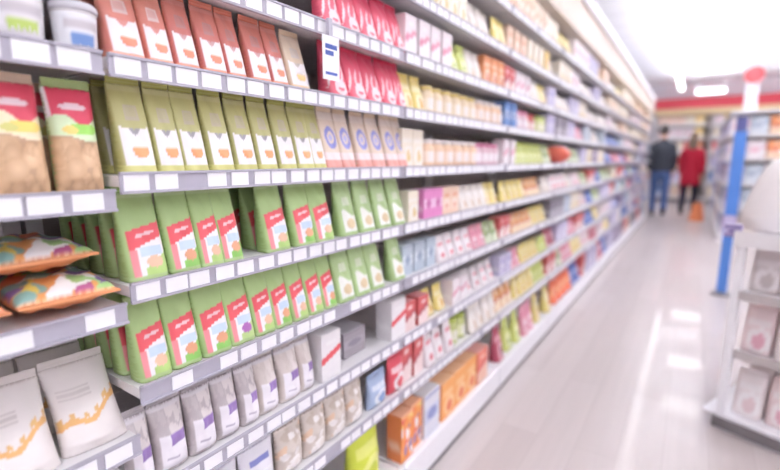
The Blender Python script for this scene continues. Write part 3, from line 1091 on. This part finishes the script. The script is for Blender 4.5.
def big_bag(name, w, h, d, m):
    r = thing(name)
    b = MB()

    def half(u, v):
        return d / 2 * (max(0, 1 - abs(2 * u - 1) ** 2.4) ** .5) * (1 - v ** 3) ** .5 * (.7 + .3 * min(1, v * 5)) + .001

    def P(s):
        return lambda u, v: ((u - .5) * w * (1 - .35 * v * v), d / 2 + s * (half(u, v) + .012 * math.sin(u * 11 + v * 6) * (half(u, v) / d)), h * v * (1 - .1 * (2 * u - 1) ** 2))
    b.grid(P(-1), 22, 22, (250, 248, 248)).grid(P(1), 22, 22, (246, 244, 244))
    b.grid(lambda u, v: Vector(P(-1)(u, 0)).lerp(Vector(P(1)(u, 0)), v), 22, 1, (240, 240, 240))
    b.grid(lambda u, v: Vector(P(-1)(u, 1)).lerp(Vector(P(1)(u, 1)), v), 22, 1, (240, 240, 240))
    for uu in (0, 1):
        b.grid(lambda u, v: Vector(P(-1)(uu, v)).lerp(Vector(P(1)(uu, v)), u), 1, 22, (240, 240, 240))
    b.build('body', m, r, smooth=True)
    MB().box(-w * .28, w * .28, d / 2 - .003, d / 2 + .003, h * .995, h * 1.04).build('top_seal', m, r, art=False)
    return r


bb = big_bag('paper_towel_pack', .50, .34, .34, M_WHITE)
on_stand(bb, .145, .19, .8386, .04)
tag(bb, 'large white rounded pack lying on top of the right display stand', 'pack')
lt = carton('lilac_carton', .055, .05, .05, paint_generic((120, 104, 160), (180, 170, 206), (90, 70, 140), 2), (130, 114, 168))
on_stand(lt, -.02, .0, .8386, .2)
tag(lt, 'small purple carton at the left corner of the right stand top', 'carton')

tissue0 = None
STP = {}


def stand_pack(kindname, x, y, z, label, rz):
    if kindname not in STP:
        c = {'white': ((238, 228, 228), (246, 242, 242), (226, 200, 202)), 'rose': ((236, 214, 214), (246, 238, 238), (214, 150, 166)),
             'pink': ((222, 110, 150), (240, 190, 206), (190, 60, 110)), 'grey': ((206, 196, 194), (232, 226, 226), (180, 168, 166))}[kindname]
        STP[kindname] = pouch('tissue_pack', .104, .183 if kindname != 'grey' else .172, .085, paint_generic(c[0], c[1], c[2], 3), c[0], 12, 14, lean=.015)
        o = STP[kindname]
    else:
        o = copy_tree(STP[kindname])
    on_stand(o, x, y, z, rz)
    tag(o, label, 'pack', group='pale packs on the right display stand')


rr = random.Random(3)
for z, nm, pat in ((.0755, 'base', ['white', 'rose', 'white', 'rose', 'white', 'rose', 'white']), (.3586, 'lower shelf', ['rose', 'white', 'white', 'rose', 'white', 'rose', 'rose']),
                   (.6186, 'upper shelf', ['grey', 'white', 'pink', 'white', 'grey', 'pink', 'white'])):
    for k, kn in enumerate(pat):
        for rw, yy in enumerate((.05, .165)):
            colr = {'white': 'off-white', 'rose': 'pale rose', 'pink': 'pink', 'grey': 'grey white'}[kn]
            stand_pack(kn, (.085 if z > .1 else .085) + .112 * k, yy + rr.uniform(0, .012), z + .0005, '%s pack, %s from left, %s row, right stand %s' % (colr, nth(k), ('front', 'rear')[rw], nm), rr.uniform(-.03, .03))

# ---------------------------------------------- blue pillar beside the stand
bpil = thing('blue_banner_stand', (0.292, 4.72, 0), math.radians(-8))
MB().box(-.07, .07, -.07, .07, 0, .02).build('foot', M_GREY, bpil, art=False, bevel=.005)
MB().box(-.036, .036, -.018, .018, .0205, .58).build('lower_panel', M_BLUE, bpil, art=False, bevel=.006)
MB().box(-.046, .046, -.022, .022, .5805, .69).build('joint', M_LILAC, bpil, art=False, bevel=.004)
MB().box(-.043, .043, -.018, .018, .6905, 1.38).build('upper_panel', M_BLUE, bpil, art=False, bevel=.006)
MB().box(-.036, .036, -.016, .016, 1.3805, 1.50).build('cap', mat('indigo_cap', (92, 96, 150), .5), bpil, art=False, bevel=.006)
tag(bpil, 'tall narrow blue banner stand behind the right display stand', 'banner stand')

# --------------------------------------- distant right-hand gondola and its goods
RG = (0.36, 7.9)
rg = thing('gondola', (RG[0], RG[1], 0))
GW, GL, GH = 1.7, 5.0, 1.78
MB().box(0, GW, 0, GL, 0, .12).build('base_plinth', M_PLINTH, rg, art=False, bevel=.006)
MB().box(.40, GW - .40, .36, GL, .1205, GH).build('back_panel', M_BACK, rg, art=False)
for z in (.44, .80, 1.14, 1.46):
    MB().box(0, GW, 0, .355, z, z + .025).box(0, .395, .355, GL, z, z + .025).build('shelf', M_SHELF, rg, art=False)
MB().box(0, GW, 0, GL, GH, GH + .03).build('top_board', M_PLINTH, rg, art=False, bevel=.004)
tag(rg, 'distant white gondola on the right side beyond the blue banner stand', 'shelving')
GP = {}


def goods(g, size, loc, rz, label, group, nm='household_carton'):
    k = (g, size, nm)
    if k not in GP:
        q = GEN[g]
        GP[k] = carton(nm, size[0], size[1], size[2], paint_generic(q[1], q[2], q[3], 1), q[1], 4, 6, single=True)
        o = GP[k]
    else:
        o = GP[k].copy()
        COL.objects.link(o)
    o.location = loc
    o.rotation_euler = (0, 0, rz)
    tag(o, label, 'carton', group=group)


rg_r = random.Random(6)
rpal = ['lilacbox', 'purplebox', 'darkbox', 'greybluebox', 'whitepink', 'greybluebox', 'purplebox', 'creambox', 'lilacbox']
for li, z in enumerate((.1206, .4656, .8256, 1.1656, 1.4856)):
    hh = (.26, .28, .26, .24, .24)[li]
    ln = ('base', 'second tier', 'third tier', 'fourth tier', 'fifth tier')[li]
    for k in range(8):
        g = rg_r.choice(rpal)
        if li >= 3 and k >= 2: g = ('orangebox', 'whitepink', 'creambox', 'greybluebox', 'orangebox', 'lilacbox')[k - 2]
        if li == 2 and k >= 2: g = rg_r.choice(['greybluebox', 'whitepink', 'bluebox'])
        goods(g, (.19, hh, .15), (RG[0] + .12 + .205 * k, RG[1] + .02, z), 0, '%s, %s from left, %s of the right gondola end' % (GEN[g][4], nth(k), ln), 'cartons on the right gondola end')
    for k in range(9):
        g = rg_r.choice(rpal + ['bluebox', 'royal'])
        goods(g, (.42, hh, .25), (RG[0] + .02, RG[1] + .62 + .5 * k, z), -PI / 2, '%s, %s along the side of the right gondola, %s' % (GEN[g][4], nth(k), ln), 'cartons along the right gondola')
# the orange floor sign at the gondola's foot
fs = thing('floor_sign', (0.12, 10.4, 0), math.radians(-15))
fs.scale = (.7, .7, .7)
for s, nm in ((-1, 'front_board'), (1, 'rear_board')):
    b = MB()
    b.grid(lambda u, v: ((u - .5) * (.30 - .10 * v), s * (.13 - .115 * v) - .008, v * .5), 4, 6, (232, 120, 62))
    b.grid(lambda u, v: ((u - .5) * (.30 - .10 * v), s * (.13 - .115 * v) + .008, v * .5), 4, 6, (226, 112, 58))
    for uu in (0, 1):
        b.grid(lambda u, v: ((uu - .5) * (.30 - .10 * v), s * (.13 - .115 * v) - .008 + .016 * u, v * .5), 1, 6, (226, 112, 58))
    for vv in (0, 1):
        b.grid(lambda u, v: ((u - .5) * (.30 - .10 * vv), s * (.13 - .115 * vv) - .008 + .016 * v, vv * .5), 4, 1, (226, 112, 58))
    b.build(nm, M_PLASTIC, fs)
MB().box(-.09, .09, -.014, .014, .5005, .53).build('hinge', M_GREY, fs, art=False)
tag(fs, 'orange folding floor sign standing right of the shopper in red', 'floor sign')

# post with a round red sign above the gondola
ps = thing('sign_post', (0.625, 9.0, GH + .03))
MB().tube([(0, 0, .01), (0, 0, .56)], .085, 18).build('column', M_HOUSE, ps, art=False)
MB().box(-.17, .17, -.12, .12, 0, .01).build('foot_plate', M_HOUSE, ps, art=False)
disc = MB().tube([(0, -.13, .60), (0, -.09, .60)], .125, 28).build('sign_disc', mat('faded_red_sign', (206, 96, 100), .5), ps, art=False, bevel=.006)

MB().tube([(0, -.089, .60), (0, -.04, .60), (0, 0, .5605)], .025, 10).build('bracket', M_HOUSE, ps, art=False)
tag(ps, 'pale column carrying a round red sign on top of the distant gondola', 'sign')

# --------------------------------------------------- far end of the store
fa = thing('fascia', (-1.05, Y1 - .42, 2.52))
MB().box(0, 6.6, 0, .40, 0, .26).build('red_band', M_RED, fa, art=False, bevel=.01)
MB().box(0, 6.6, .02, .40, -.16, -.001).build('cream_band', M_YEL, fa, art=False, bevel=.006)
tag(fa, 'long red fascia with cream lower band across the far wall', 'fascia')
bw = thing('wall_shelving', (-1.0, Y1 - .45, 0))
MB().box(0, 6.4, .40, .43, 0, 2.34).build('back_panel', M_BACK, bw, art=False)
for x in (0, 1.28, 2.56, 3.84, 5.12, 6.36):
    MB().box(x, x + .03, .02, .3995, 0, 2.34).build('upright', M_SHELF, bw, art=False)
for z in (.1, .5, .9, 1.3, 1.7, 2.05):
    MB().box(.031, 6.359, 0, .3995, z, z + .03).build('shelf', M_SHELF, bw, art=False)
tag(bw, 'white wall shelving under the red fascia at the far end', 'shelving')
fr = random.Random(12)
fp = ['lilacbox', 'yellowbox', 'creambox', 'whitepink', 'purplebox', 'orangebox', 'greybluebox', 'bluebox', 'redbox', 'peachbox', 'beigebox']
for li, z in enumerate((.1305, .5305, .9305, 1.3305, 1.7305, 2.0805)):
    for k in range(15):
        g = fr.choice(['yellowbox', 'creambox', 'peachbox', 'whitepink'] if li >= 4 else fp)
        x = .17 + .212 * k
        for ux in (1.28, 2.56):
            if abs(x - ux - .015) < .125: x = x + .0
        if any(abs(x - ux - .015) < .118 for ux in (1.28, 2.56)): continue
        goods(g, (.20, (.3, .3, .3, .3, .26, .22)[li], .2), (-1.0 + x, Y1 - .44, z), 0,
              '%s, %s from left, %s shelf of the far wall shelving' % (GEN[g][4], nth(k), ('lowest', 'second', 'third', 'fourth', 'fifth', 'topmost')[li]), 'cartons on the far wall shelving', 'storage_carton')


# ------------------------------------------------------------------ people
def skin_mesh(name, joints, edges, m, parent, levels=1, root=0):
    me = bpy.data.meshes.new(name)
    me.from_pydata([j[:3] for j in joints], edges, [])
    o = bpy.data.objects.new(name, me)
    COL.objects.link(o)
    sk = o.modifiers.new('skin', 'SKIN')
    sk.use_smooth_shade = True
    for i, j in enumerate(joints):
        sv = me.skin_vertices[0].data[i]
        r = j[3] if isinstance(j[3], tuple) else (j[3], j[3])
        sv.radius = r
        sv.use_root = (i == root)
    ss = o.modifiers.new('sub', 'SUBSURF')
    ss.levels = ss.render_levels = levels
    dg = bpy.context.evaluated_depsgraph_get()
    me2 = bpy.data.meshes.new_from_object(o.evaluated_get(dg))
    bpy.data.objects.remove(o)
    me2.materials.clear()
    me2.materials.append(m)
    me2.name = name
    me2.polygons.foreach_set('use_smooth', [True] * len(me2.polygons))
    o = bpy.data.objects.new(name, me2)
    COL.objects.link(o)
    o.parent = parent
    return o


def ball(name, c, r, m, parent, n=14, sq=(1, 1, 1), cut=None):
    b = MB()
    b.grid(lambda u, v: (c[0] + sq[0] * r * math.sin(PI * v) * math.cos(2 * PI * u), c[1] + sq[1] * r * math.sin(PI * v) * math.sin(2 * PI * u),
                         c[2] + sq[2] * r * math.cos(PI * v * (cut or 1))), n, n, (200, 200, 200))
    return b.build(name, m, parent, smooth=True, art=False)


def rings(mb, rows, n=20):
    """elliptical rings: rows of (x, y, z, rx, ry)"""
    o = len(mb.v)
    for x, y, z, rx_, ry_ in rows:
        for i in range(n):
            a = 2 * PI * i / n
            mb.v.append((x + rx_ * math.cos(a), y + ry_ * math.sin(a), z))
            mb.c.append((1, 1, 1))
    for k in range(len(rows) - 1):
        for i in range(n):
            a, b = o + k * n + i, o + k * n + (i + 1) % n
            mb.f.append((a, b, b + n, a + n))
    mb.f.append(tuple(o + i for i in reversed(range(n))))
    mb.f.append(tuple(o + (len(rows) - 1) * n + i for i in range(n)))
    return mb


def limb_rows(pts, sub=5):
    """joints (x, y, z, r) -> smooth rows of rings"""
    out = []
    for a, b in zip(pts[:-1], pts[1:]):
        for q in range(sub):
            t = q / sub
            e = t * t * (3 - 2 * t)
            out.append(tuple(a[i] + (b[i] - a[i]) * (e if i == 3 else t) for i in range(3)) + (a[3] + (b[3] - a[3]) * e,) * 2)
    out.append(tuple(pts[-1][:3]) + (pts[-1][3],) * 2)
    return out


def person(loc, rz, H, label, top_m, leg_m, hair_m, coat_len, long_hair, sw, wide=1.0):
    """walks along local +Y; H standing height"""
    r = thing('person', loc, rz)
    k = H / 1.8
    J, E = [], []

    def add(x, y, z, rad, p=None):
        J.append((x * k, y * k, z * k, rad * k))
        if p is not None: E.append((p, len(J) - 1))
        return len(J) - 1
    pel = add(0, 0, .96, .10)
    bel = add(0, .01, 1.12, .095, pel)
    che = add(0, .0, 1.34, .10, bel)
    nb = add(0, -.01, 1.47, .062, che)
    nk = add(0, .005, 1.545, .052, nb)
    jaw = add(0, .030, 1.605, .064, nk)
    mid = add(0, .022, 1.665, .078, jaw)
    top = add(0, .010, 1.725, .076, mid)
    add(0, .004, 1.772, .045, top)
    chin = add(0, .068, 1.592, .030, jaw)
    nose = add(0, .108, 1.655, .014, mid)
    arms = []
    for s in (-1, 1):
        fwd = s * sw
        sh = add(s * .165 * wide, 0, 1.42, .046, che)
        el = add(s * .225 * wide, -.02 + .10 * fwd, 1.16, .038, sh)
        wr = add(s * .215 * wide, .05 + .22 * fwd, .92, .028, el)
        pm = add(s * .213 * wide, .065 + .25 * fwd, .85, .030, wr)
        arms.append((sh, el, wr))
        for q in range(4):
            a = add(s * .213 * wide, .045 + .25 * fwd + .017 * q, .79, .0095, pm)
            add(s * .202 * wide, .052 + .25 * fwd + .017 * q, .79 - (.045, .055, .052, .038)[q], .008, a)
        t = add(s * .198 * wide, .105 + .25 * fwd, .84, .011, pm)
        add(s * .188 * wide, .115 + .25 * fwd, .80, .009, t)
    legs = []
    for s in (-1, 1):
        st = -s * sw
        hp = add(s * .09, 0, .86, .075, pel)
        kn = add(s * .095, .05 + .13 * st, .50, .052, hp)
        an = add(s * .095, -.03 + .26 * st, .11 + (.05 if st < 0 else 0), .038, kn)
        to = add(s * .105, .10 + .26 * st, .05 + (.02 if st < 0 else 0), .030, an)
        legs.append((hp, kn, an, to))
    skin_mesh('body', J, E, M_SKIN, r, levels=2)

    def P(i, rad):
        return (J[i][0], J[i][1], J[i][2], rad * k)
    torso = [(1.505, .062, .060), (1.488, .085, .070), (1.462, .140, .085), (1.43, .182, .098), (1.38, .200, .112), (1.28, .190, .120),
             (1.16, .172, .114), (1.06, .170, .114), (.97, .178, .122), (.90, .184, .128)]
    if coat_len:
        torso = torso[:-2] + [(.97, .182, .126), (.86, .196, .140), (.90 - coat_len, .212, .160)]
    rows = []
    for (z0, a0, b0), (z1, a1, b1) in zip(torso[:-1], torso[1:]):
        for q in range(3):
            t = q / 3
            rows.append((0, 0, (z0 + (z1 - z0) * t) * k, (a0 + (a1 - a0) * t) * k * wide, (b0 + (b1 - b0) * t) * k))
    rows.append((0, 0, torso[-1][0] * k, torso[-1][1] * k * wide, torso[-1][2] * k))
    top_o = rings(MB(), rows, 28).build('coat' if coat_len else 'jacket', top_m, r, smooth=True, art=False)
    rings(MB(), [(0, -.004 * k, 1.49 * k, .072 * k, .068 * k), (0, -.004 * k, 1.53 * k, .066 * k, .064 * k)], 24).build('collar', top_m, top_o, smooth=True, art=False)
    for sh, el, wr in arms:
        a, b, c = P(sh, .066), P(el, .054), P(wr, .043)
        start = (a[0] * .90, a[1], a[2] + .035 * k, .036 * k)
        rings(MB(), limb_rows([start, a, b, c]), 16).build('sleeve', top_m, top_o, smooth=True, art=False)
    tm = rings(MB(), [(0, 0, z * k, a * k * wide, b * k) for z, a, b in ((1.03, .158, .104), (.97, .168, .114), (.90, .174, .120), (.84, .172, .118), (.80, .150, .104), (.78, .09, .07))], 28)
    for hp, kn, an, to in legs:
        rings(tm, limb_rows([(J[hp][0], J[hp][1], .88 * k, .092 * k), (J[hp][0], J[hp][1] + .01, .76 * k, .090 * k), P(kn, .066), P(an, .056)]), 18)
    tm.build('trousers', leg_m, r, smooth=True, art=False)
    for hp, kn, an, to in legs:
        a = J[an]
        lift = a[2] - .11 * k
        tilt = lift * .6
        so = rings(MB(), [(a[0], a[1] + .065 * k, .018 * k + 0, .043 * k, .135 * k), (a[0], a[1] + .065 * k, .045 * k, .045 * k, .135 * k), (a[0], a[1] + .05 * k, .075 * k, .043 * k, .11 * k),
                          (a[0], a[1] + .01 * k, .11 * k, .045 * k, .06 * k), (a[0], a[1], .15 * k, .05 * k, .052 * k)], 20).build('shoe', M_SHOE, r, smooth=True, art=False)
        so.location = (0, 0, lift)
        rings(MB(), [(a[0], a[1] + .065 * k, 0, .044 * k, .137 * k), (a[0], a[1] + .065 * k, .0175 * k, .044 * k, .137 * k)], 20).build('sole', M_SOLE, so, art=False)

    # hair: a cap over the crown and the back of the head
    hb = MB()
    ca, sa = math.cos(.85), math.sin(.85)

    def hp_(u, v):
        a, b = 2 * PI * u, PI * .56 * v
        x, y, z = math.sin(b) * math.cos(a), math.sin(b) * math.sin(a), math.cos(b)
        y, z = y * ca - z * sa, y * sa + z * ca
        return (.088 * k * x, .012 * k + .104 * k * y, 1.705 * k + .106 * k * z)
    hb.grid(hp_, 24, 12, (90, 80, 70))
    ho = hb.build('hair', hair_m, r, smooth=True, art=False)
    if long_hair:
        rings(MB(), [(0, -.045 * k, 1.70 * k, .080 * k, .045 * k), (0, -.060 * k, 1.62 * k, .090 * k, .046 * k), (0, -.072 * k, 1.54 * k, .092 * k, .046 * k),
                     (0, -.082 * k, 1.47 * k, .080 * k, .040 * k), (0, -.086 * k, 1.44 * k, .050 * k, .022 * k)], 20).build('hair_length', hair_m, ho, smooth=True, art=False)
    for s in (-1, 1):
        ball('eye', (s * .030 * k, .090 * k, 1.672 * k), .011 * k, M_EYE, r, 8)
        ball('ear', (s * .078 * k, .012 * k, 1.655 * k), .028 * k, M_SKIN, r, 8, (.4, .7, 1.1))
    ball('mouth', (0, .094 * k, 1.607 * k), .022 * k, M_LIP, r, 8, (1, .35, .3))
    tag(r, label, 'person')
    return r


person((-.56, 10.75, 0), math.radians(4), 1.84, 'person in dark jacket and blue jeans walking away at the end of the shelves', M_JACKET, M_JEANS, M_HAIR_D, 0, False, .55)
person((-.05, 11.1, 0), math.radians(-6), 1.70, 'person in long red coat and dark trousers walking away along the aisle', M_COAT, M_TROUS, M_HAIR_B, .22, True, -.5, .92)

# ------------------------------------------------------------ world, output
w = bpy.data.worlds.new('store_air')
scn.world = w
w.use_nodes = True
w.node_tree.nodes['Background'].inputs['Color'].default_value = (.9, .93, 1, 1)
w.node_tree.nodes['Background'].inputs['Strength'].default_value = 0.4
scn.view_settings.view_transform = 'Standard'
scn.view_settings.look = 'None'
scn.view_settings.gamma = 1
scn.view_settings.exposure = -0.46
scn.cycles.max_bounces = 10
scn.cycles.diffuse_bounces = 6
scn.cycles.use_denoising = True
